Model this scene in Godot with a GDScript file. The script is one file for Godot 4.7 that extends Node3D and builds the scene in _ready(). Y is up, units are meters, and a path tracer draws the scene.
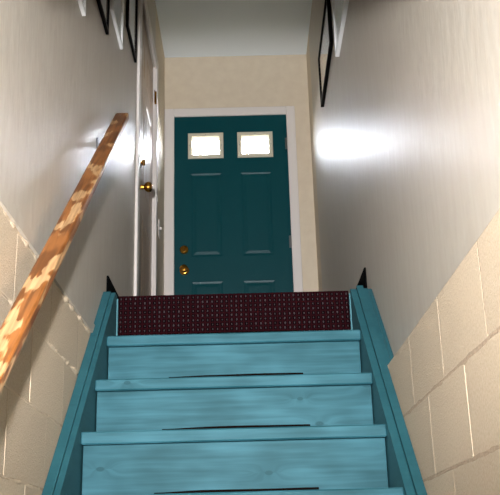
extends Node3D
# Measures below are (x right, y above the photographer's eye, z ahead of the eye); V() turns them into world space,
# with the basement floor at world y = 0.
const EYE := 1.605
const RISE := 0.1969
const RUN := 0.2226
const NOSE_Y := 0.7575      # topmost wooden tread
const NOSE_Z := 3.163
const HALF := 0.45          # half width of the treads
const WALL_L := -0.498
const WALL_R := 0.542
const BLOCK_R := 0.503      # the block part of the right wall stands proud of the plaster
const LANDING := 0.96
const BACK := 5.904
const CEIL := 3.494

var M := {}
var rng := RandomNumberGenerator.new()
var taken := {}

func V(x: float, y: float, z: float) -> Vector3:
	return Vector3(x, y + EYE, -z)

func _ready():
	rng.seed = 77
	camera_and_light()
	make_materials()
	build_shell()
	build_front_door()
	build_side_door()
	build_stairs()
	build_carpet()
	build_mats()
	build_handrail()
	build_frames()
	build_small_things()
	build_flash_lamp()

# ------------------------------------------------------------------ camera, sky, light
const SKY_ENERGY := 7.5
const LAMP_ENERGY := 24.0
const LAMP_ANGLE := 38.0
const EXPOSURE := 1.0

func camera_and_light():
	var cam := Camera3D.new()
	cam.name = "camera"
	var pitch := 0.3275
	var yaw := 0.0085
	var roll := 0.0275
	var right0 := Vector3(cos(yaw), 0, sin(yaw))
	var ahead0 := Vector3(sin(yaw), 0, -cos(yaw))
	var fwd := ahead0 * cos(pitch) + Vector3.UP * sin(pitch)
	var up0 := Vector3.UP * cos(pitch) - ahead0 * sin(pitch)
	var right := right0 * cos(roll) - up0 * sin(roll)
	var up := right0 * sin(roll) + up0 * cos(roll)
	cam.transform = Transform3D(Basis(right, up, -fwd), V(0.039, 0, 0))
	cam.fov = rad_to_deg(2.0 * atan(247.5 / 913.4))
	cam.near = 0.05
	cam.far = 200
	add_child(cam)
	cam.current = true
	var we := WorldEnvironment.new()
	we.name = "world_environment"
	var e := Environment.new()
	e.tonemap_mode = Environment.TONE_MAPPER_LINEAR
	e.tonemap_exposure = EXPOSURE
	e.background_mode = Environment.BG_SKY
	var sm := ProceduralSkyMaterial.new()
	sm.sky_top_color = Color(0.93, 0.96, 1.0)
	sm.sky_horizon_color = Color(1.0, 1.0, 1.0)
	sm.ground_horizon_color = Color(0.55, 0.55, 0.52)
	sm.ground_bottom_color = Color(0.40, 0.40, 0.38)
	sm.sky_energy_multiplier = SKY_ENERGY
	sm.ground_energy_multiplier = SKY_ENERGY * 0.6
	var sky := Sky.new()
	sky.sky_material = sm
	e.sky = sky
	e.ambient_light_source = Environment.AMBIENT_SOURCE_SKY
	e.sdfgi_enabled = true
	e.ssao_enabled = true
	e.ssil_enabled = true
	we.environment = e
	add_child(we)

# ------------------------------------------------------------------ helpers
func numbered(called: String) -> String:
	var n: int = taken.get(called, 0)
	taken[called] = n + 1
	return called if n == 0 else "%s_%03d" % [called, n]

func tag(o: Node, label: String, category := "", group := "", kind := ""):
	if label: o.set_meta("label", label)
	if category: o.set_meta("category", category)
	if group: o.set_meta("group", group)
	if kind: o.set_meta("kind", kind)
	return o

func thing(called: String, at: Vector3, label: String, category: String, group := "", kind := "") -> Node3D:
	var o := Node3D.new()
	o.name = numbered(called)
	add_child(o)
	o.position = at
	tag(o, label, category, group, kind)
	return o

func put(called: String, mesh: Mesh, m: Material, parent: Node = self, at := Vector3.ZERO) -> MeshInstance3D:
	var o := MeshInstance3D.new()
	o.name = numbered(called) if parent == self else called
	o.mesh = mesh
	o.material_override = m
	parent.add_child(o, true)
	o.position = at
	return o

func st_new() -> SurfaceTool:
	var st := SurfaceTool.new()
	st.begin(Mesh.PRIMITIVE_TRIANGLES)
	return st

func uv_of(p: Vector3, n: Vector3) -> Vector2:
	var a := n.abs()
	if a.x >= a.y and a.x >= a.z: return Vector2(p.z, p.y)
	if a.y >= a.z: return Vector2(p.x, p.z)
	return Vector2(p.x, p.y)

func face(st: SurfaceTool, pts: Array, out_dir: Vector3, uvo := Vector2.ZERO):
	# a convex flat polygon whose normal looks along out_dir
	var n: Vector3 = (pts[1] - pts[0]).cross(pts[2] - pts[0])
	if n.length() < 1e-12 and pts.size() > 3: n = (pts[2] - pts[0]).cross(pts[3] - pts[0])
	n = n.normalized()
	var q := pts.duplicate()
	if n.dot(out_dir) < 0: n = -n
	else: q.reverse()
	for k in range(1, q.size() - 1):
		for p in [q[0], q[k], q[k + 1]]:
			st.set_normal(n)
			st.set_uv(uv_of(p, n) + uvo)
			st.add_vertex(p)

func add_box(st: SurfaceTool, c: Vector3, s: Vector3, b := 0.0, uvo := Vector2.ZERO, basis := Basis.IDENTITY):
	# chamfered box; c centre, s full size
	var h := s * 0.5
	b = min(b, min(h.x, min(h.y, h.z)) * 0.9)
	var P = func(sx: int, sy: int, sz: int, axis: int) -> Vector3:
		var v := Vector3(sx * (h.x - (0.0 if axis == 0 else b)), sy * (h.y - (0.0 if axis == 1 else b)), sz * (h.z - (0.0 if axis == 2 else b)))
		return c + basis * v
	for s1 in [-1, 1]:
		face(st, [P.call(s1, -1, -1, 0), P.call(s1, 1, -1, 0), P.call(s1, 1, 1, 0), P.call(s1, -1, 1, 0)], basis * Vector3(s1, 0, 0), uvo)
		face(st, [P.call(-1, s1, -1, 1), P.call(1, s1, -1, 1), P.call(1, s1, 1, 1), P.call(-1, s1, 1, 1)], basis * Vector3(0, s1, 0), uvo)
		face(st, [P.call(-1, -1, s1, 2), P.call(1, -1, s1, 2), P.call(1, 1, s1, 2), P.call(-1, 1, s1, 2)], basis * Vector3(0, 0, s1), uvo)
	if b <= 0.0: return
	for s1 in [-1, 1]:
		for s2 in [-1, 1]:
			face(st, [P.call(s1, s2, -1, 0), P.call(s1, s2, 1, 0), P.call(s1, s2, 1, 1), P.call(s1, s2, -1, 1)], basis * Vector3(s1, s2, 0), uvo)
			face(st, [P.call(s1, -1, s2, 0), P.call(s1, 1, s2, 0), P.call(s1, 1, s2, 2), P.call(s1, -1, s2, 2)], basis * Vector3(s1, 0, s2), uvo)
			face(st, [P.call(-1, s1, s2, 1), P.call(1, s1, s2, 1), P.call(1, s1, s2, 2), P.call(-1, s1, s2, 2)], basis * Vector3(0, s1, s2), uvo)
			for s3 in [-1, 1]:
				face(st, [P.call(s1, s2, s3, 0), P.call(s1, s2, s3, 1), P.call(s1, s2, s3, 2)], basis * Vector3(s1, s2, s3), uvo)

func box(s: Vector3, b := 0.0, uvo := Vector2.ZERO) -> ArrayMesh:
	var st := st_new()
	add_box(st, Vector3.ZERO, s, b, uvo)
	return st.commit()

func span(st: SurfaceTool, x0: float, x1: float, y0: float, y1: float, z0: float, z1: float, b := 0.0, uvo := Vector2.ZERO):
	# box between two corners given in eye measures
	add_box(st, V((x0 + x1) / 2, (y0 + y1) / 2, (z0 + z1) / 2), Vector3(abs(x1 - x0), abs(y1 - y0), abs(z1 - z0)), b, uvo)

func prism_x(st: SurfaceTool, poly: Array, x0: float, x1: float, uvo := Vector2.ZERO):
	# convex polygon of Vector2(z ahead, y) extruded in x
	var mid := Vector2.ZERO
	for p in poly: mid += p
	mid /= poly.size()
	var a := []
	var b := []
	for p in poly:
		a.append(V(x0, p.y, p.x))
		b.append(V(x1, p.y, p.x))
	face(st, a, Vector3(sign(x0 - x1), 0, 0), uvo)
	face(st, b, Vector3(sign(x1 - x0), 0, 0), uvo)
	for k in poly.size():
		var j: int = (k + 1) % poly.size()
		var m: Vector2 = (poly[k] + poly[j]) / 2 - mid
		face(st, [a[k], a[j], b[j], b[k]], Vector3(0, m.y, -m.x), uvo)

func add_lathe(st: SurfaceTool, prof: Array, seg: int, origin: Vector3, axis: Vector3):
	# prof: Vector2(radius, along axis); smooth
	var w := axis.normalized()
	var u := w.cross(Vector3.UP if abs(w.y) < 0.9 else Vector3.RIGHT).normalized()
	var v := w.cross(u)
	var pt = func(i: int, k: int) -> Vector3:
		var a := TAU * k / seg
		return origin + w * prof[i].y + (u * cos(a) + v * sin(a)) * prof[i].x
	for i in prof.size() - 1:
		var d: Vector2 = prof[i + 1] - prof[i]
		if d.length() < 1e-7: continue
		for k in seg:
			var quad := [[i, k], [i, k + 1], [i + 1, k + 1], [i + 1, k]]
			for o in [0, 2, 1, 0, 3, 2]:
				var q = quad[o]
				var a: float = TAU * q[1] / seg
				var rad := u * cos(a) + v * sin(a)
				var n := (rad * d.y - w * d.x).normalized()
				st.set_normal(n)
				st.set_uv(Vector2(float(q[1]) / seg, prof[q[0]].y))
				st.add_vertex(pt.call(q[0], q[1]))

func lathe(prof: Array, seg: int, axis: Vector3) -> ArrayMesh:
	var st := st_new()
	add_lathe(st, prof, seg, Vector3.ZERO, axis)
	return st.commit()

func ball(r: float, n := 10) -> Array:
	var p := []
	for k in n + 1:
		var a := PI * k / n
		p.append(Vector2(r * sin(a), -r * cos(a)))
	return p

func tube(st: SurfaceTool, pts: Array, r: float, seg := 10):
	for k in pts.size() - 1:
		var d: Vector3 = pts[k + 1] - pts[k]
		add_lathe(st, [Vector2(0, 0), Vector2(r, 0), Vector2(r, d.length()), Vector2(0, d.length())], seg, pts[k], d)
		if k > 0: add_lathe(st, ball(r, 6), seg, pts[k], d)

# ------------------------------------------------------------------ materials
func noise(kind: int, freq: float, seed_: int, octaves := 4) -> FastNoiseLite:
	var n := FastNoiseLite.new()
	n.noise_type = kind
	n.frequency = freq
	n.seed = seed_
	n.fractal_octaves = octaves
	return n

func normal_tex(freq: float, seed_: int, strength: float, octaves := 4, size := 512) -> ImageTexture:
	var im := noise(FastNoiseLite.TYPE_SIMPLEX_SMOOTH, freq, seed_, octaves).get_seamless_image(size, size)
	im.convert(Image.FORMAT_RGBA8)
	im.bump_map_to_normal_map(strength)
	return ImageTexture.create_from_image(im)

func tone_tex(freq: float, seed_: int, lo: Color, hi: Color, octaves := 4, size := 512) -> ImageTexture:
	# soft mottling between two tones of one paint
	var src := noise(FastNoiseLite.TYPE_SIMPLEX_SMOOTH, freq, seed_, octaves).get_seamless_image(size, size)
	var im := Image.create(size, size, false, Image.FORMAT_RGB8)
	for y in size:
		for x in size:
			im.set_pixel(x, y, lo.lerp(hi, src.get_pixel(x, y).r))
	return ImageTexture.create_from_image(im)

func mat(c: Color, rough: float, metal := 0.0) -> StandardMaterial3D:
	var m := StandardMaterial3D.new()
	m.albedo_color = c
	m.roughness = rough
	m.metallic = metal
	return m

func tri(m: StandardMaterial3D, scale: Vector3):
	m.uv1_triplanar = true
	m.uv1_world_triplanar = true
	m.uv1_scale = scale

func painted_wood(seed_: int, lo: Color, hi: Color) -> ImageTexture:
	# brushed paint over boards: long grain, a few knots showing through
	var w := 1024
	var h := 256
	var im := Image.create(w, h, false, Image.FORMAT_RGB8)
	var g := noise(FastNoiseLite.TYPE_SIMPLEX_SMOOTH, 0.02, seed_, 4)
	var g2 := noise(FastNoiseLite.TYPE_SIMPLEX_SMOOTH, 0.008, seed_ + 5, 3)
	var r := RandomNumberGenerator.new()
	r.seed = seed_
	var knots := []
	for k in 4: knots.append(Vector3(r.randf() * w, (0.15 + 0.7 * r.randf()) * h, r.randf_range(4, 8)))
	for y in h:
		for x in w:
			var warp := 0.0
			var knot := 0.0
			for k in knots:
				var d := Vector2((x - k.x) * 0.55, y - k.y).length()
				warp += 22.0 * exp(-d * d / (k.z * k.z * 9.0)) * sign(y - k.y)
				knot = max(knot, smoothstep(k.z * 1.1, k.z * 0.7, d) * (0.75 + 0.25 * sin(d * 2.2)))
			var t := 0.55 + 0.42 * g.get_noise_2d(x * 0.14, (y + warp) * 2.6) + 0.5 * g2.get_noise_2d(x * 0.5, y * 0.9)
			t = clamp(t - 0.75 * knot, 0.0, 1.0)
			im.set_pixel(x, y, lo.lerp(hi, t))
	return ImageTexture.create_from_image(im)

func stained_wood(seed_: int) -> ImageTexture:
	# amber varnish worn through to bare pine in long blotches
	var w := 2048
	var h := 128
	var im := Image.create(w, h, false, Image.FORMAT_RGB8)
	var g := noise(FastNoiseLite.TYPE_SIMPLEX_SMOOTH, 0.03, seed_, 4)
	var b := noise(FastNoiseLite.TYPE_SIMPLEX_SMOOTH, 0.018, seed_ + 3, 3)
	var dark := Color(0.43, 0.25, 0.10)
	var mid := Color(0.58, 0.36, 0.17)
	var bare := Color(0.78, 0.63, 0.45)
	for y in h:
		for x in w:
			var grain := g.get_noise_2d(x * 0.2, y * 3.0)
			var blot := b.get_noise_2d(x * 0.40 + 8.0 * grain, y * 1.3 + 6.0 * grain)
			var c := dark.lerp(mid, smoothstep(-0.5, 0.5, 0.8 * grain + 0.9 * b.get_noise_2d(x * 0.4 + 900, y * 0.5)))
			c = c.lerp(bare, smoothstep(0.0, 0.14, blot - lerpf(0.20, 0.0, smoothstep(0.0, 0.75, x / 2048.0))) * (0.85 + 0.3 * grain))
			c = c * (1.0 + 0.10 * grain)
			c.a = 1
			im.set_pixel(x, y, c)
	return ImageTexture.create_from_image(im)

func make_materials():
	var streak := normal_tex(0.018, 3, 3.0, 3)
	var grit := normal_tex(0.08, 9, 5.0, 4)
	# plaster painted in a satin greige; brush streaks run down the wall
	var m := mat(Color.WHITE, 0.43)
	m.albedo_texture = tone_tex(0.012, 21, Color(0.72, 0.68, 0.62), Color(0.75, 0.72, 0.665))
	m.normal_enabled = true
	m.normal_texture = streak
	m.normal_scale = 0.32
	tri(m, Vector3(3.2, 0.45, 3.2))
	M.plaster = m
	m = mat(Color.WHITE, 0.6)
	m.albedo_texture = tone_tex(0.02, 23, Color(0.81, 0.75, 0.655), Color(0.84, 0.785, 0.69))
	tri(m, Vector3(1, 1, 1))
	M.hall_wall = m
	m = mat(Color(0.92, 0.955, 0.975), 0.7)
	M.ceiling = m
	# cream masonry paint over rough block
	for k in 3:
		m = mat(Color.WHITE, 0.75)
		var s := 1.0 - 0.03 * k
		m.albedo_texture = tone_tex(0.05, 31 + k, Color(0.75, 0.67, 0.56) * s, Color(0.83, 0.76, 0.655) * s, 5)
		m.normal_enabled = true
		m.normal_texture = grit
		m.normal_scale = 0.6
		tri(m, Vector3(4, 4, 4))
		M["block_%d" % k] = m
	m = mat(Color.WHITE, 0.8)
	m.albedo_texture = tone_tex(0.05, 37, Color(0.61, 0.53, 0.44), Color(0.74, 0.655, 0.55), 5)
	m.normal_enabled = true
	m.normal_texture = grit
	m.normal_scale = 1.0
	tri(m, Vector3(3, 3, 3))
	M.mortar = m
	m = mat(Color(0.36, 0.35, 0.34), 0.8)
	M.concrete = m
	for k in 3:
		m = mat(Color.WHITE, 0.62)
		m.albedo_texture = painted_wood(41 + k, Color(0.095, 0.28, 0.31), Color(0.22, 0.42, 0.465))
		M["teal_%d" % k] = m
	m = mat(Color.WHITE, 0.6)
	m.albedo_texture = painted_wood(47, Color(0.11, 0.325, 0.36), Color(0.155, 0.375, 0.41))
	M.teal_trim = m
	M.teal_pale = mat(Color(0.26, 0.45, 0.48), 0.7)
	m = mat(Color(0.015, 0.25, 0.27), 0.40)
	m.normal_enabled = true
	m.normal_texture = grit
	m.normal_scale = 0.12
	tri(m, Vector3(2, 2, 2))
	M.door_teal = m
	M.white = mat(Color(0.86, 0.83, 0.80), 0.45)
	M.cream = mat(Color(0.80, 0.77, 0.68), 0.5)
	m = mat(Color(0.60, 0.50, 0.40), 0.36)
	M.door_beige = m
	M.brass = mat(Color(0.80, 0.58, 0.24), 0.22, 1.0)
	M.steel = mat(Color(0.62, 0.62, 0.62), 0.35, 1.0)
	M.black_rubber = mat(Color(0.02, 0.02, 0.022), 0.9)
	M.mat_brown = mat(Color(0.055, 0.045, 0.042), 0.9)
	M.frame_black = mat(Color(0.035, 0.03, 0.03), 0.4)
	M.frame_white = mat(Color(0.93, 0.93, 0.92), 0.4)
	M.picture = mat(Color(0.66, 0.64, 0.61), 0.7)
	M.picture_tan = mat(Color(0.52, 0.49, 0.44), 0.7)
	m = mat(Color(0.95, 0.97, 0.98, 0.08), 0.03)
	m.transparency = BaseMaterial3D.TRANSPARENCY_ALPHA
	M.glass = m
	M.carpet = mat(Color(0.04, 0.015, 0.02), 0.95)
	M.carpet_rib = mat(Color(0.125, 0.03, 0.045), 0.95)
	M.carpet_dot = mat(Color(0.23, 0.19, 0.20), 0.95)
	m = mat(Color.WHITE, 0.38)
	m.albedo_texture = stained_wood(61)
	M.rail = m
	for k in ["carpet", "carpet_rib", "carpet_dot", "black_rubber", "mat_brown", "frame_black"]:
		M[k].metallic_specular = 0.12
	for k in ["door_teal", "teal_0", "teal_1", "teal_2"]:
		M[k].metallic_specular = 0.35
	M.porcelain = mat(Color(0.9, 0.9, 0.88), 0.3)
	M.cord = mat(Color(0.05, 0.05, 0.05), 0.6)
	m = mat(Color(1, 0.97, 0.92), 0.4)
	m.emission_enabled = true
	m.emission = Color(1, 0.95, 0.88)
	m.emission_energy_multiplier = 1.5
	M.glow = m

# ------------------------------------------------------------------ room shell
func slope_y(z: float) -> float:
	return NOSE_Y + (z - NOSE_Z) * RISE / RUN

func lay_blocks(parent: Node3D, face_x: float, side: float, top: float, course: float, z_from: float, z_to: float, odd: float):
	# painted blocks, running bond, each a mesh of its own; side -1 left wall, 1 right wall
	var joint := 0.006
	var lens := 0.41
	var depth := 0.05
	var cache := {}
	var row := 0
	var y1 := top
	while y1 > -EYE + 0.02:
		var y0: float = max(y1 - course, -EYE)
		var z := z_from + (odd if row % 2 == 0 else odd + 0.205)
		while z > z_from: z -= lens
		while z < z_to:
			var a: float = max(z, z_from)
			var b: float = min(z + lens, z_to)
			if b - a > 0.03 and y1 > slope_y(b) - 0.33 and slope_y(a) - 0.1 < top + 1.0:
				var sx := b - a - joint
				var sy := y1 - y0 - joint
				var key := "%d_%d" % [roundi(sx * 1000), roundi(sy * 1000)]
				if not cache.has(key): cache[key] = box(Vector3(depth, sy, sx), 0.0012)
				var proud := rng.randf_range(-0.0008, 0.0008)
				put("block", cache[key], M["block_%d" % rng.randi_range(0, 2)], parent, V(face_x + side * (depth / 2 + proud), (y0 + y1) / 2, (a + b) / 2) - parent.position)
			z += lens
		y1 = y0
		row += 1

func bead(parent: Node3D, x: float, inward: float, y: float, z0: float, z1: float, seed_: int, big: float, wide := 0.006, m: Material = null):
	# mortar squeezed out of a bed joint, uneven along its length
	var n := noise(FastNoiseLite.TYPE_SIMPLEX_SMOOTH, 9.0, seed_, 4)
	var st := st_new()
	z1 = min(z1, NOSE_Z + (y - 0.075 - NOSE_Y) * RUN / RISE)   # stops short of the skirt board
	var seg := int((z1 - z0) / 0.008)
	var prev := []
	for k in seg + 1:
		var z := z0 + (z1 - z0) * k / seg
		var hgt: float = max(0.0004, big * (0.25 + 1.3 * n.get_noise_1d(z)))
		var w := wide * (0.8 + 0.5 * n.get_noise_1d(z * 0.3 + 90.0)) + 0.7 * hgt
		var mid := y + 0.004 * n.get_noise_1d(z + 40.0)
		var ring := [V(x - inward * 0.003, mid - w, z), V(x + inward * hgt * 0.8, mid - w * 0.5, z), V(x + inward * hgt, mid + w * 0.2, z), V(x - inward * 0.003, mid + w, z)]
		if k > 0:
			for j in 3:
				var dirv := Vector3(inward, [-0.6, -0.1, 0.6][j], 0)
				face(st, [prev[j], prev[j + 1], ring[j + 1]], dirv)
				face(st, [prev[j], ring[j + 1], ring[j]], dirv)
		prev = ring
	put("mortar_bead", st.commit(), m if m else M.block_0, parent, -parent.position)

func structure(called: String, label: String, category: String) -> Node3D:
	return thing(called, Vector3.ZERO, label, category, "", "structure")

const SIDE_Z0 := 4.37      # opening of the side door
const SIDE_Z1 := 5.23
const DOOR_TOP := 3.012

func build_shell():
	var st: SurfaceTool
	# left wall: plaster above, block below
	var w := structure("wall_left", "tall left wall, satin greige plaster above painted cream block", "wall")
	st = st_new()
	var T := 0.14
	span(st, WALL_L - T, WALL_L, 0.792, CEIL + 0.1, -1.8, 3.40)
	span(st, WALL_L - T, WALL_L, LANDING - 0.3, CEIL + 0.1, 3.40, SIDE_Z0)
	span(st, WALL_L - T, WALL_L, DOOR_TOP + 0.01, CEIL + 0.1, SIDE_Z0, SIDE_Z1)
	span(st, WALL_L - T, WALL_L, LANDING - 0.3, LANDING, SIDE_Z0, SIDE_Z1)
	put("plaster", st.commit(), M.plaster, w)
	st = st_new()
	span(st, WALL_L - T, WALL_L, LANDING - 0.3, CEIL + 0.1, SIDE_Z1, BACK + 0.2)
	put("hall_plaster", st.commit(), M.hall_wall, w)
	st = st_new()
	span(st, WALL_L - T, WALL_L - 0.0010, -EYE - 0.1, 0.79, -1.8, 3.40)
	span(st, WALL_L - T, WALL_L - 0.006, -EYE - 0.1, LANDING - 0.3, 3.40, BACK + 0.2)
	put("mortar", st.commit(), M.mortar, w)
	lay_blocks(w, WALL_L, -1.0, 0.765, 0.194, 0.5, 3.395, 0.325)
	bead(w, WALL_L, 1.0, 0.571, 1.2, 3.0, 5, 0.010)
	bead(w, WALL_L, 1.0, 0.377, 1.2, 2.9, 6, 0.004)
	bead(w, WALL_L, 1.0, 0.183, 1.2, 2.7, 7, 0.004)
	bead(w, WALL_L, 1.0, 0.752, 1.2, 3.25, 8, 0.009)
	# thin ledge strip where the left plaster meets the block
	st = st_new()
	prism_x(st, [Vector2(-1.7, 0.757), Vector2(3.30, 0.757), Vector2(3.30, 0.794), Vector2(-1.7, 0.794)], WALL_L, WALL_L + 0.008)
	var o := put("trim_1", st.commit(), M.plaster)
	tag(o, "narrow greige ledge strip where left plaster meets block", "trim", "", "structure")
	# right wall
	w = structure("wall_right", "tall right wall, satin greige plaster above painted cream block", "wall")
	st = st_new()
	span(st, WALL_R, WALL_R + T, 0.58, CEIL + 0.1, -1.8, 5.62)
	put("plaster", st.commit(), M.plaster, w)
	st = st_new()
	span(st, WALL_R, WALL_R + T, 0.58, CEIL + 0.1, 5.62, BACK + 0.2)
	put("hall_plaster", st.commit(), M.hall_wall, w)
	st = st_new()
	span(st, BLOCK_R + 0.0010, WALL_R + T, -EYE - 0.1, 0.585, -1.8, 3.30)
	span(st, WALL_R, WALL_R + T, -EYE - 0.1, 0.58, 3.30, BACK + 0.2)
	put("mortar", st.commit(), M.mortar, w)
	lay_blocks(w, BLOCK_R, 1.0, 0.588, 0.203, 0.5, 3.30, 0.39)
	bead(w, BLOCK_R, -1.0, 0.385, 1.4, 2.9, 15, 0.0018, 0.010, M.mortar)
	bead(w, BLOCK_R, -1.0, 0.182, 1.6, 2.6, 16, 0.0018, 0.010, M.mortar)
	# back wall with the front door's opening
	w = structure("wall_back", "beige hall wall around the front door", "wall")
	st = st_new()
	span(st, WALL_L - 0.1, -0.437, -EYE - 0.1, CEIL + 0.1, BACK, BACK + 0.2)
	span(st, 0.383, WALL_R + 0.1, -EYE - 0.1, CEIL + 0.1, BACK, BACK + 0.2)
	span(st, -0.437, 0.383, DOOR_TOP + 0.006, CEIL + 0.1, BACK, BACK + 0.2)
	span(st, -0.437, 0.383, -EYE - 0.1, LANDING + 0.002, BACK, BACK + 0.2)
	put("hall_plaster", st.commit(), M.hall_wall, w)
	# ceiling over hall and stairwell, header and basement behind the camera
	st = st_new()
	span(st, WALL_L - T, WALL_R + T, CEIL, CEIL + 0.12, 0.7, BACK + 0.2)
	tag(put("ceiling", st.commit(), M.ceiling), "plain pale grey ceiling over stairwell and hall", "ceiling", "", "structure")
	st = st_new()
	span(st, WALL_L, WALL_R, 0.72, CEIL, 0.70, 0.82)
	tag(put("wall_front", st.commit(), M.plaster), "plaster wall above the foot of the stairs", "wall", "", "structure")
	st = st_new()
	span(st, WALL_L, WALL_R, 0.72, 0.90, -1.8, 0.70)
	tag(put("ceiling", st.commit(), M.ceiling), "low basement ceiling at the foot of the stairs", "ceiling", "", "structure")
	st = st_new()
	span(st, WALL_L, WALL_R, -EYE, 0.90, -1.9, -1.8)
	tag(put("wall_rear", st.commit(), M.block_1), "basement wall behind the foot of the stairs", "wall", "", "structure")
	st = st_new()
	span(st, WALL_L - T, WALL_R + T, -EYE - 0.12, -EYE, -1.9, BACK + 0.2)
	tag(put("floor", st.commit(), M.concrete), "grey concrete basement floor", "floor", "", "structure")
	st = st_new()
	span(st, WALL_L, WALL_R, LANDING - 0.2, LANDING - 0.006, 3.42, BACK)
	tag(put("floor_landing", st.commit(), M.concrete), "landing floor in front of the front door", "floor", "", "structure")
	# black cove base on the landing
	st = st_new()
	span(st, WALL_L, WALL_L + 0.008, LANDING, 1.065, 3.432, 4.275, 0.002)
	tag(put("baseboard_left", st.commit(), M.black_rubber), "black rubber cove base on the left landing wall", "baseboard", "", "structure")
	st = st_new()
	span(st, WALL_R - 0.008, WALL_R, LANDING, 1.115, 3.57, BACK, 0.002)
	tag(put("baseboard_right", st.commit(), M.black_rubber), "black rubber cove base on the right landing wall", "baseboard", "", "structure")
	# front door casing
	w = structure("trim_2", "white painted casing around the teal front door", "trim")
	for r in [[WALL_L + 0.001, -0.428, LANDING, 3.067], [0.374, 0.437, LANDING, 3.067], [-0.428, 0.374, 3.005, 3.067]]:
		st = st_new()
		span(st, r[0], r[1], r[2], r[3], BACK - 0.018, BACK, 0.004)
		put("casing_board", st.commit(), M.white, w)
	for r in [[-0.437, -0.4335], [0.3795, 0.383]]:
		st = st_new()
		span(st, r[0], r[1], LANDING, DOOR_TOP + 0.006, BACK, BACK + 0.2)
		put("jamb", st.commit(), M.white, w)
	# side door casing
	w = structure("trim_3", "pale casing around the side door in left wall", "trim")
	for r in [[4.285, 4.378, LANDING, 3.085], [5.222, 5.30, LANDING, 3.085], [4.378, 5.222, 3.005, 3.085]]:
		st = st_new()
		span(st, WALL_L, WALL_L + 0.015, r[2], r[3], r[0], r[1], 0.004)
		put("casing_board", st.commit(), M.white, w)
	for r in [[4.37, 4.376], [5.224, 5.23]]:
		st = st_new()
		span(st, WALL_L - T, WALL_L, LANDING, DOOR_TOP + 0.01, r[0], r[1])
		put("jamb", st.commit(), M.white, w)
	st = st_new()
	span(st, WALL_L - T, WALL_L - 0.05, LANDING, DOOR_TOP + 0.01, 4.376, 5.224)
	put("added_light_backing", st.commit(), M.white, w)  # added backing behind the side door, keeps sky light out of the gaps

# ------------------------------------------------------------------ doors
func slab(cols: Array, rows: Array, holes: Array, thick: float) -> ArrayMesh:
	# door blank in its own plane (x across, y up, front at z = 0 looking +z) with square openings
	var st := st_new()
	for i in cols.size() - 1:
		for j in rows.size() - 1:
			if holes.has(Vector2i(i, j)): continue
			add_box(st, Vector3((cols[i] + cols[i + 1]) / 2, (rows[j] + rows[j + 1]) / 2, -thick / 2), Vector3(cols[i + 1] - cols[i], rows[j + 1] - rows[j], thick))
	return st.commit()

func panel(w: float, h: float, thick: float) -> ArrayMesh:
	# moulded panel: ogee down, flat groove, bevel up to a raised field
	var st := st_new()
	var loops := [[0.0, 0.0], [0.011, -0.0035], [0.017, -0.0035], [0.036, 0.0]]
	var ring = func(k: int) -> Array:
		var a: float = w / 2 - loops[k][0]
		var b: float = h / 2 - loops[k][0]
		var z: float = loops[k][1]
		return [Vector3(-a, -b, z), Vector3(a, -b, z), Vector3(a, b, z), Vector3(-a, b, z)]
	for k in loops.size() - 1:
		var p: Array = ring.call(k)
		var q: Array = ring.call(k + 1)
		for s in 4:
			var t := (s + 1) % 4
			face(st, [p[s], p[t], q[t], q[s]], Vector3(0, 0, 1))
	face(st, ring.call(loops.size() - 1), Vector3(0, 0, 1))
	add_box(st, Vector3(0, 0, -thick / 2 - 0.008), Vector3(w, h, thick - 0.016))
	return st.commit()

func ring_mesh(w: float, h: float, bar: float, z0: float, z1: float, b: float) -> ArrayMesh:
	# rectangular picture-frame ring with a bevelled face, mitred
	var st := st_new()
	var prof := [Vector2(0, z0), Vector2(0, z1 - b), Vector2(b, z1), Vector2(bar - b, z1), Vector2(bar, z1 - b), Vector2(bar, z0)]
	var ring = func(k: int) -> Array:
		var a: float = w / 2 - prof[k].x
		var c: float = h / 2 - prof[k].x
		return [Vector3(-a, -c, prof[k].y), Vector3(a, -c, prof[k].y), Vector3(a, c, prof[k].y), Vector3(-a, c, prof[k].y)]
	for k in prof.size():
		var j := (k + 1) % prof.size()
		var p: Array = ring.call(k)
		var q: Array = ring.call(j)
		var d: Vector2 = prof[j] - prof[k]
		for s in 4:
			var t := (s + 1) % 4
			var outward := Vector3([0, 1, 0, -1][s], [-1, 0, 1, 0][s], 0)
			face(st, [p[s], p[t], q[t], q[s]], outward * d.y + Vector3(0, 0, d.x) if k < prof.size() - 1 else Vector3(0, 0, -1))
	return st.commit()

func knob_set(parent: Node3D, at: Vector3, axis: Vector3):
	var k := put("knob", lathe([Vector2(0.032, 0), Vector2(0.032, 0.006), Vector2(0.024, 0.011), Vector2(0.012, 0.014), Vector2(0.011, 0.032), Vector2(0.020, 0.037), Vector2(0.028, 0.047), Vector2(0.028, 0.056), Vector2(0.021, 0.064), Vector2(0.010, 0.066), Vector2(0, 0.066)], 24, axis), M.brass, parent, at)
	return k

func deadbolt(parent: Node3D, at: Vector3, axis: Vector3):
	var k := put("deadbolt", lathe([Vector2(0.031, 0), Vector2(0.031, 0.010), Vector2(0.026, 0.018), Vector2(0.010, 0.020), Vector2(0.009, 0.024), Vector2(0, 0.024)], 24, axis), M.brass, parent, at)
	var st := st_new()
	add_box(st, axis * 0.029, (Vector3(0.010, 0.034, 0.012) if abs(axis.z) > 0.5 else Vector3(0.012, 0.034, 0.010)), 0.003)
	put("thumb_turn", st.commit(), M.brass, k)
	return k

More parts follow.
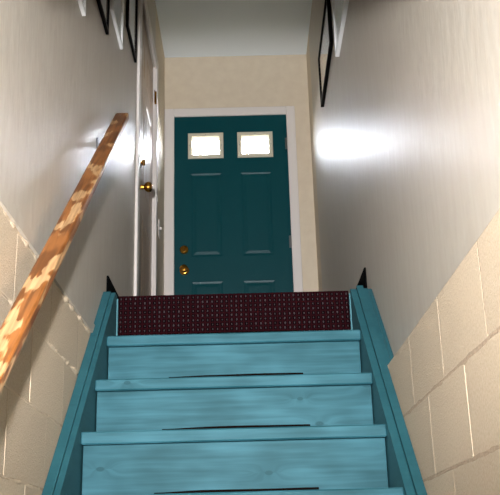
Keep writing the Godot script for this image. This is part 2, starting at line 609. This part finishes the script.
func build_front_door():
	var z0 := BACK + 0.012
	var x0 := -0.4325
	var x1 := 0.3785
	var b := LANDING + 0.012
	var base := V((x0 + x1) / 2, b, z0)
	var d := thing("door_1", base, "teal panelled front door with two small bright windows", "door", "", "structure")
	var w := x1 - x0
	var h := DOOR_TOP - b
	var cx := (x0 + x1) / 2
	# openings measured from the photograph
	var l0 := -0.311 - cx
	var l1 := -0.100 - cx
	var r0 := 0.040 - cx
	var r1 := 0.251 - cx
	var rows := [0.0, 1.19 - b, 1.772 - b, 1.952 - b, 2.567 - b, 2.690 - b, 2.870 - b, h]
	var cols := [-w / 2, l0, l1, r0, r1, w / 2]
	var holes := []
	for i in [1, 3]:
		for j in [1, 3, 5]: holes.append(Vector2i(i, j))
	put("slab", slab(cols, rows, holes, 0.044), M.door_teal, d)
	for i in [1, 3]:
		var c: float = (cols[i] + cols[i + 1]) / 2
		for j in [1, 3]:
			put("panel", panel(cols[i + 1] - cols[i], rows[j + 1] - rows[j], 0.044), M.door_teal, d, Vector3(c, (rows[j] + rows[j + 1]) / 2, 0))
		var yc: float = (rows[5] + rows[6]) / 2
		var lf := put("window_frame", ring_mesh(0.252, 0.197, 0.029, -0.004, 0.012, 0.004), M.cream, d, Vector3(c, yc, 0))
		put("outer_frame", ring_mesh(0.252, 0.197, 0.029, 0.0, -0.012, -0.004), M.cream, lf, Vector3(0, 0, -0.044))
		var st := st_new()
		var iw := 0.196
		var ih := 0.141
		for s in [-1, 1]:
			add_box(st, Vector3(s * (iw / 2 + 0.010), 0, -0.022), Vector3(0.018, ih + 0.036, 0.042))
			add_box(st, Vector3(0, s * (ih / 2 + 0.010), -0.022), Vector3(iw, 0.018, 0.042))
		put("glazing_liner", st.commit(), M.cream, lf)
		put("pane", box(Vector3(iw, ih, 0.004)), M.glass, lf, Vector3(0, 0, -0.022))
		for s in [Vector3(0, 0.085, 0.012), Vector3(-0.112, 0, 0.012), Vector3(0.112, 0, 0.012)]:
			put("screw_cap", lathe([Vector2(0.004, 0), Vector2(0.003, 0.0015), Vector2(0, 0.0018)], 10, Vector3(0, 0, 1)), M.steel, lf, s)
	deadbolt(d, Vector3(-0.361 - cx, 2.003 - b, 0), Vector3(0, 0, 1))
	knob_set(d, Vector3(-0.360 - cx, 1.855 - b, 0), Vector3(0, 0, 1))
	for y in [2.785, 2.045, 1.25]:
		var st := st_new()
		add_lathe(st, [Vector2(0, -0.045), Vector2(0.006, -0.045), Vector2(0.006, 0.045), Vector2(0, 0.045)], 12, Vector3.ZERO, Vector3.UP)
		add_box(st, Vector3(-0.009, 0, -0.004), Vector3(0.018, 0.088, 0.002))
		put("hinge", st.commit(), M.steel, d, Vector3(w / 2 - 0.001, y - b, 0.005))
	var t := st_new()
	span(t, -0.433, 0.379, LANDING + 0.002, LANDING + 0.011, BACK - 0.01, BACK + 0.15, 0.002)
	tag(put("threshold", t.commit(), M.steel), "metal sill under the teal front door", "threshold", "", "structure")

func build_side_door():
	var b := LANDING + 0.012
	var z0 := 4.378
	var z1 := 5.222
	var base := V(WALL_L - 0.012, b, (z0 + z1) / 2)
	var d := thing("door_2", base, "pale six panel side door with brass knob in left wall", "door", "", "structure")
	var w := z1 - z0
	var h := DOOR_TOP - b
	var leaf := put("slab", slab([-w / 2, -w / 2 + 0.11, -0.055, 0.055, w / 2 - 0.11, w / 2], [0.0, 0.22, 0.82, 0.98, 1.58, 1.69, 1.90, h], [Vector2i(1, 1), Vector2i(3, 1), Vector2i(1, 3), Vector2i(3, 3), Vector2i(1, 5), Vector2i(3, 5)], 0.036), M.door_beige, d)
	leaf.rotation.y = PI / 2
	for s in [-1, 1]:
		for r in [[0.22, 0.82], [0.98, 1.58], [1.69, 1.90]]:
			var pw := w / 2 - 0.11 - 0.055
			var p := put("panel", panel(pw, r[1] - r[0], 0.036), M.door_beige, d, Vector3(0, (r[0] + r[1]) / 2, s * (0.055 + pw / 2)))
			p.rotation.y = PI / 2
	# latch side is the near edge (world +z)
	for k in [deadbolt(d, Vector3(0, 1.995 - b, w / 2 - 0.055), Vector3(1, 0, 0)), knob_set(d, Vector3(0, 1.855 - b, w / 2 - 0.055), Vector3(1, 0, 0))]:
		k.scale = Vector3(1.25, 1, 1)
	for y in [2.80, 1.2]:
		var st := st_new()
		add_lathe(st, [Vector2(0, -0.045), Vector2(0.007, -0.045), Vector2(0.007, 0.045), Vector2(0, 0.045)], 12, Vector3.ZERO, Vector3.UP)
		add_box(st, Vector3(-0.004, 0, 0.014), Vector3(0.003, 0.088, 0.028))
		put("hinge", st.commit(), M.brass, d, Vector3(0.016, y - b, -w / 2 - 0.002))

# ------------------------------------------------------------------ stairs
func build_stairs():
	var s := thing("staircase", V(0, -EYE, 1.9), "teal painted wooden staircase climbing to the landing", "staircase")
	var off := -s.position
	for i in 12:
		var y := NOSE_Y - i * RISE
		var z := NOSE_Z - i * RUN
		var uvo := Vector2(HALF + 0.01 + rng.randf() * 0.37, -(y - RISE + EYE) + 0.005 + rng.randf() * 0.12)
		var st := st_new()
		span(st, -HALF, HALF, y - 0.037, y, z, z + RUN + 0.028, 0.004, uvo)
		put("tread", scaled_uv(st), M["teal_%d" % (i % 3)], s, off)
		st = st_new()
		uvo = Vector2(HALF + 0.01 + rng.randf() * 0.37, -(y - RISE + EYE) + 0.005 + rng.randf() * 0.12)
		span(st, -HALF + 0.004, HALF - 0.004, y - RISE, y - 0.0375, z + 0.024, z + 0.042, 0.001, uvo)
		put("riser", scaled_uv(st), M["teal_%d" % ((i + 1) % 3)], s, off)
	# the board behind the carpet, under the landing's edge
	var st := st_new()
	span(st, -HALF, HALF, NOSE_Y + 0.0005, LANDING - 0.009, NOSE_Z + RUN + 0.0067, NOSE_Z + RUN + 0.03, 0.001)
	put("riser", scaled_uv(st), M.teal_0, s, off)
	for sx in [-1, 1]:
		st = st_new()
		span(st, sx * 0.448, sx * 0.4425, NOSE_Y + 0.0005, LANDING - 0.009, NOSE_Z + RUN - 0.012, NOSE_Z + RUN + 0.006, 0.001)
		put("edge_strip", scaled_uv(st), M.teal_pale, s, off)
	# skirt boards along both walls, each of two boards
	for b in [[-0.4505, -0.4675, 0.046, 0.972], [-0.4690, -0.4965, 0.052, 0.976], [0.4505, 0.474, 0.012, 0.975], [0.4760, 0.5014, 0.022, 0.99]]:
		stringer(s, "stringer", b[0], b[1], b[2], -0.28, 0.55, 3.405, b[3])
	# moulding that fills the gap to the plaster on the right
	var g := thing("trim_4", V(0.52, LANDING - 0.2, 3.2), "teal moulding between right skirt board and plaster", "trim", "", "structure")
	stringer(g, "moulding", 0.5022, 0.5245, -0.002, -0.06, 2.93, 3.42)
	stringer(g, "moulding", 0.5245, 0.541, -0.016, -0.06, 2.98, 3.44)

func scaled_uv(st: SurfaceTool) -> ArrayMesh:
	# box coordinates in metres to one repeat of the board texture per 1.6 m along and 0.4 m across
	var a := st.commit_to_arrays()
	var uv: PackedVector2Array = a[Mesh.ARRAY_TEX_UV]
	for k in uv.size(): uv[k] = Vector2(uv[k].x / 1.3, uv[k].y / 0.33)
	a[Mesh.ARRAY_TEX_UV] = uv
	var m := ArrayMesh.new()
	m.add_surface_from_arrays(Mesh.PRIMITIVE_TRIANGLES, a)
	return m

func stringer(parent: Node3D, called: String, xa: float, xb: float, above: float, below: float, z0: float, z1: float, cap := 99.0):
	var st := st_new()
	var c := 0.003
	var x0: float = min(xa, xb)
	var x1: float = max(xa, xb)
	var k := RISE / RUN
	# chamfered upper edges: a narrower sliver on top
	var body := [Vector2(z0, slope_y(z0) + below), Vector2(z1, slope_y(z1) + below), Vector2(z1, slope_y(z1) + above - c), Vector2(z0, slope_y(z0) + above - c)]
	if cap < body[2].y:
		var zc: float = z0 + (cap - body[3].y) / k
		body = [body[0], body[1], Vector2(z1, cap), Vector2(zc, cap), body[3]]
		prism_x(st, body, x0, x1)
		put(called, scaled_uv(st), M.teal_trim, parent, -parent.position)
		return
	prism_x(st, body, x0, x1)
	var a := [V(x0, body[3].y, z0), V(x1, body[2].y - (z1 - z0) * k, z0), V(x1, body[2].y, z1), V(x0, body[2].y, z1)]
	var t := [a[0] + Vector3(c, c, 0), a[1] + Vector3(-c, c, 0), a[2] + Vector3(-c, c, 0), a[3] + Vector3(c, c, 0)]
	face(st, t, Vector3.UP)
	face(st, [a[0], a[3], t[3], t[0]], Vector3(-1, 1, 0))
	face(st, [a[1], a[2], t[2], t[1]], Vector3(1, 1, 0))
	face(st, [a[2], a[3], t[3], t[2]], Vector3(0, 0, -1))
	face(st, [a[0], a[1], t[1], t[0]], Vector3(0, 0, 1))
	put(called, scaled_uv(st), M.teal_trim, parent, -parent.position)

func build_carpet():
	# waffle carpet: over the landing and down its front edge
	var zf := NOSE_Z + RUN           # plane of the carpeted riser
	var c := thing("carpet", V(0, LANDING, zf), "dark maroon waffle weave carpet wrapped over the landing edge", "carpet")
	var off := -c.position
	var st := st_new()
	span(st, -0.441, 0.441, NOSE_Y + 0.002, LANDING, zf - 0.006, zf + 0.006, 0.002)
	put("riser_cover", st.commit(), M.carpet, c, off)
	st = st_new()
	span(st, -0.441, 0.441, LANDING - 0.006, LANDING + 0.002, zf + 0.006, zf + 0.06, 0.002)
	span(st, WALL_L + 0.001, WALL_R - 0.001, LANDING - 0.006, LANDING + 0.002, zf + 0.06, BACK - 0.02, 0.002)
	put("landing_cover", st.commit(), M.carpet, c, off)
	var pitch := 0.0182
	var nx := int(0.882 / pitch)
	var ny := 11
	var y_lo := NOSE_Y + 0.004
	var py := (LANDING - y_lo) / ny
	var ribs := st_new()
	var dots := st_new()
	for i in nx:
		var x := -0.441 + 0.882 * (i + 0.5) / nx
		span(ribs, x - 0.0035 + pitch / 2, x + 0.0035 + pitch / 2 if i < nx - 1 else x - 0.0030 + pitch / 2, y_lo, LANDING, zf - 0.009, zf - 0.005, 0.0015)
		for j in ny:
			var y := y_lo + py * (j + 0.5)
			var g := rng.randf_range(0.7, 1.15)
			add_box(dots, V(x + rng.randf_range(-0.001, 0.001), y, zf - 0.0075), Vector3(0.0055 * g, 0.0085 * g, 0.004), 0.0015)
	for j in ny + 1:
		var y := y_lo + py * j
		span(ribs, -0.441, 0.441, y - 0.003, y + 0.003, zf - 0.0085, zf - 0.005, 0.0015)
	tag(put("ribs", ribs.commit(), M.carpet_rib, c, off), "", "", "", "stuff")
	tag(put("tufts", dots.commit(), M.carpet_dot, c, off), "", "", "", "stuff")

func build_mats():
	# thin worn mats lying at the front of the treads, front edges a little raised
	var names := ["dark brown tread mat on the topmost blue step under carpet", "dark brown tread mat on second blue step from the top", "dark brown tread mat on third blue step from the top", "dark brown tread mat on lowest blue step at picture's bottom"]
	for i in 4:
		var y := NOSE_Y - i * RISE
		var z := NOSE_Z - i * RUN
		var st := st_new()
		var n := 40
		var prev := []
		for k in n + 1:
			var t := float(k) / n
			var x := -0.212 + 0.438 * t
			var lift: float = 0.0035 * smoothstep(0.0, 0.30, t) * (0.9 + 0.1 * sin(t * 9.0 + i * 1.7)) + 0.0035
			if i == 0: lift *= 0.6
			var zf := z + 0.006 + 0.003 * sin(t * 5.0 + i)
			var ring := [V(x, y + 0.0005, zf), V(x, y + lift, zf + 0.002), V(x, y + lift, zf + 0.012), V(x, y + 0.004, zf + 0.045), V(x, y + 0.004, zf + 0.185), V(x, y + 0.0005, zf + 0.19)]
			if k == 0 or k == n:
				var sgn := -1.0 if k == 0 else 1.0
				face(st, [ring[0], ring[1], ring[2]], Vector3(sgn, 0, 0))
				face(st, [ring[0], ring[2], ring[3]], Vector3(sgn, 0, 0))
				face(st, [ring[0], ring[3], ring[4], ring[5]], Vector3(sgn, 0, 0))
			if k > 0:
				var dirs := [Vector3(0, 0, 1), Vector3.UP, Vector3.UP, Vector3.UP, Vector3(0, 0, -1), Vector3.DOWN]
				for j in 6:
					var j2 := (j + 1) % 6
					face(st, [prev[j], prev[j2], ring[j2]], dirs[j])
					face(st, [prev[j], ring[j2], ring[j]], dirs[j])
			prev = ring
		tag(put("tread_mat", st.commit(), M.mat_brown), names[i], "mat", "tread mats on the blue steps")

# ------------------------------------------------------------------ handrail
func build_handrail():
	var top := Vector2(3.335, 1.725)    # z, y of the upper room-side edge
	var low := Vector2(0.95, -0.27)
	var dirv := (V(0, low.y, low.x) - V(0, top.y, top.x)).normalized()
	var length := V(0, low.y, low.x).distance_to(V(0, top.y, top.x))
	var t := thing("handrail", V(-0.436, top.y, top.x), "worn varnished wooden handrail running down the left wall", "handrail")
	# rounded section swept along the rail; local: u across (x), n up off the rail
	var across := Vector3.RIGHT
	var n := dirv.cross(across)
	if n.y < 0: n = -n
	var prof := []
	var hw := 0.027
	var hh := 0.014
	var r := 0.006
	for q in 4:
		var sx: float = [1, -1, -1, 1][q]
		var sy: float = [1, 1, -1, -1][q]
		for a in 4:
			var ang: float = PI / 2 * q + PI / 6 * a
			prof.append(Vector2(sx * (hw - r) + r * cos(ang), sy * (hh - r) - hh + r * sin(ang)))
	var st := st_new()
	var around := [0.0]
	for k in prof.size():
		around.append(around[k] + prof[k].distance_to(prof[(k + 1) % prof.size()]))
	var rounds := [[0.0, 0.80], [0.005, 0.95], [0.012, 1.0], [length, 1.0]]
	for s in rounds.size() - 1:
		for k in prof.size():
			var j := (k + 1) % prof.size()
			var quad := []
			var idx := [[s, k, k], [s, j, k + 1], [s + 1, j, k + 1], [s + 1, k, k]]
			for o in idx:
				var p: Vector2 = prof[o[1]]
				var f: float = rounds[o[0]][1]
				var pc := Vector2(p.x * f, (p.y + hh) * (f if f < 1 else 1.0) - hh)
				quad.append([across * pc.x + n * pc.y + dirv * rounds[o[0]][0], Vector2(rounds[o[0]][0] / 3.2, around[o[2]] / 0.17), (across * (p.x / hw) + n * ((p.y + hh) / hh)).normalized()])
			for o in rail_order(quad):
				var nn: Vector3 = (across * (prof[k].x + prof[j].x - 0.0) / 2.0 + n * ((prof[k].y + prof[j].y) / 2.0 + hh)).normalized()
				# flat sides, rounded corners
				var e: Vector2 = (prof[j] - prof[k]).normalized()
				nn = (across * e.y - n * e.x).normalized()
				if nn.dot(quad[o][2]) < 0: nn = -nn
				st.set_normal(nn)
				st.set_uv(quad[o][1])
				st.add_vertex(quad[o][0])
	for e in 2:
		var pts := []
		for p in prof:
			var f: float = 0.80 if e == 0 else 1.0
			pts.append(across * p.x * f + n * ((p.y + hh) * f - hh) + dirv * (0.0 if e == 0 else length))
		face(st, pts, dirv * (-1.0 if e == 0 else 1.0))
	put("rail", st.commit(), M.rail, t)
	# brackets
	for z in [3.13, 1.30]:
		var y: float = top.y + (z - top.x) * (top.y - low.y) / (top.x - low.x) - 0.046
		st = st_new()
		var wall := V(WALL_L, y - 0.020, z)
		add_lathe(st, [Vector2(0, 0), Vector2(0.028, 0), Vector2(0.026, 0.004), Vector2(0.012, 0.006), Vector2(0, 0.006)], 20, wall, Vector3.RIGHT)
		tube(st, [wall + Vector3(0.004, 0, 0), wall + Vector3(0.040, -0.006, 0), wall + Vector3(0.058, 0.002, 0), wall + Vector3(0.062, 0.016, 0)], 0.006)
		add_box(st, wall + Vector3(0.062, 0.018, 0), Vector3(0.03, 0.004, 0.06), 0.001, Vector2.ZERO, Basis(Vector3.RIGHT, atan2(top.y - low.y, top.x - low.x)))
		put("bracket", st.commit(), M.steel, t, -t.position)
	put("screw", lathe([Vector2(0.004, 0), Vector2(0.003, 0.001), Vector2(0, 0.0012)], 10, n), M.steel, t, n * 0.0 + dirv * 0.045 + across * -0.004)

func rail_order(q: Array) -> Array:
	# front faces run clockwise: turn the quad so that it looks along its normals
	var g: Vector3 = (q[1][0] - q[0][0]).cross(q[2][0] - q[0][0])
	return [0, 2, 1, 0, 3, 2] if g.dot(q[0][2] + q[2][2]) > 0 else [0, 1, 2, 0, 2, 3]

# ------------------------------------------------------------------ picture frames
func picture_frame(side: float, wall_x: float, zc: float, yc: float, w: float, h: float, bar: float, deep: float, m: Material, art: Material, label: String, group: String, tilt := 0.0):
	var t := thing("picture_frame", V(wall_x, yc, zc), label, "picture frame", group)
	t.rotation = Vector3(0, PI / 2 * (1.0 if side < 0 else -1.0), 0)
	t.rotate_object_local(Vector3(0, 0, 1), tilt)
	put("frame", ring_mesh(w, h, bar, 0.002, deep, 0.002), m, t)
	put("picture", box(Vector3(w - bar * 2 + 0.004, h - bar * 2 + 0.004, 0.004)), art, t, Vector3(0, 0, 0.006))
	put("pane", box(Vector3(w - bar * 2 + 0.002, h - bar * 2 + 0.002, 0.002)), M.glass, t, Vector3(0, 0, deep - 0.007))

func build_frames():
	var left := [[2.574, 1.789, 0.32, M.frame_white, "white picture frame on left wall, lowest of the four"],
		[3.078, 2.029, 0.32, M.frame_black, "black picture frame on left wall between two white frames"],
		[3.485, 2.205, 0.32, M.frame_white, "white picture frame on left wall between two black frames"],
		[3.985, 2.434, 0.34, M.frame_black, "black picture frame on left wall beside the side door"]]
	for f in left:
		picture_frame(-1, WALL_L, f[0], f[1] + 0.21, f[2], 0.42, 0.018, 0.015, f[3], M.picture, f[4], "frames stepping up the left wall")
	picture_frame(1, WALL_R, 4.515, 2.69, 0.66, 0.335, 0.018, 0.022, M.frame_black, M.picture_tan, "black picture frame on right wall near the hall corner", "frames on the right wall", 0.05)
	picture_frame(1, WALL_R, 3.66, 2.335 + 0.155, 0.63, 0.31, 0.018, 0.022, M.frame_white, M.picture, "white picture frame on right wall beside the black one", "frames on the right wall")

func build_small_things():
	var s := thing("light_switch", V(WALL_L, 2.02, 5.53), "small white light switch on left wall by front door", "light switch")
	put("plate", box(Vector3(0.006, 0.114, 0.07), 0.002), M.white, s, Vector3(0.003, 0, 0))
	put("toggle", box(Vector3(0.014, 0.02, 0.009), 0.002), M.white, s, Vector3(0.012, 0.003, 0))

# ------------------------------------------------------------------ flash lamp
func build_flash_lamp():
	# unseen reflector lamp standing in for the camera flash, aimed up the flight
	var at := V(-0.06, 0.20, -0.10)
	var aim := (V(0.05, 2.15, 4.2) - at).normalized()
	var b := thing("flash_stand_in", at, "unseen reflector lamp standing in for the camera flash", "lamp")
	put("reflector", lathe([Vector2(0.075, 0.0), Vector2(0.060, -0.035), Vector2(0.035, -0.065), Vector2(0.020, -0.075), Vector2(0.018, -0.075), Vector2(0.033, -0.068), Vector2(0.062, -0.038), Vector2(0.077, 0.0), Vector2(0.075, 0.0)], 28, aim), M.steel, b)
	put("bulb", lathe(ball(0.026, 12), 20, aim), M.glow, b, aim * -0.012)
	put("socket", lathe([Vector2(0, -0.15), Vector2(0.016, -0.15), Vector2(0.019, -0.14), Vector2(0.020, -0.074), Vector2(0, -0.074)], 18, aim), M.cord, b)
	var st := st_new()
	var tail := aim * -0.15
	tube(st, [tail, tail + Vector3(0, 0.03, 0.02), Vector3(tail.x, 0.52, tail.z + 0.02)], 0.004)
	put("cord", st.commit(), M.cord, b)
	var l := SpotLight3D.new()
	l.name = "flash_light"
	l.light_energy = LAMP_ENERGY
	l.light_color = Color(0.985, 0.985, 1.0)
	l.light_size = 0.03
	l.spot_range = 15
	l.spot_attenuation = 2
	l.spot_angle = LAMP_ANGLE
	l.spot_angle_attenuation = 1.0
	l.shadow_enabled = true
	b.add_child(l)
	l.position = aim * -0.008
	l.look_at_from_position(at + aim * -0.008, at + aim, Vector3.UP)
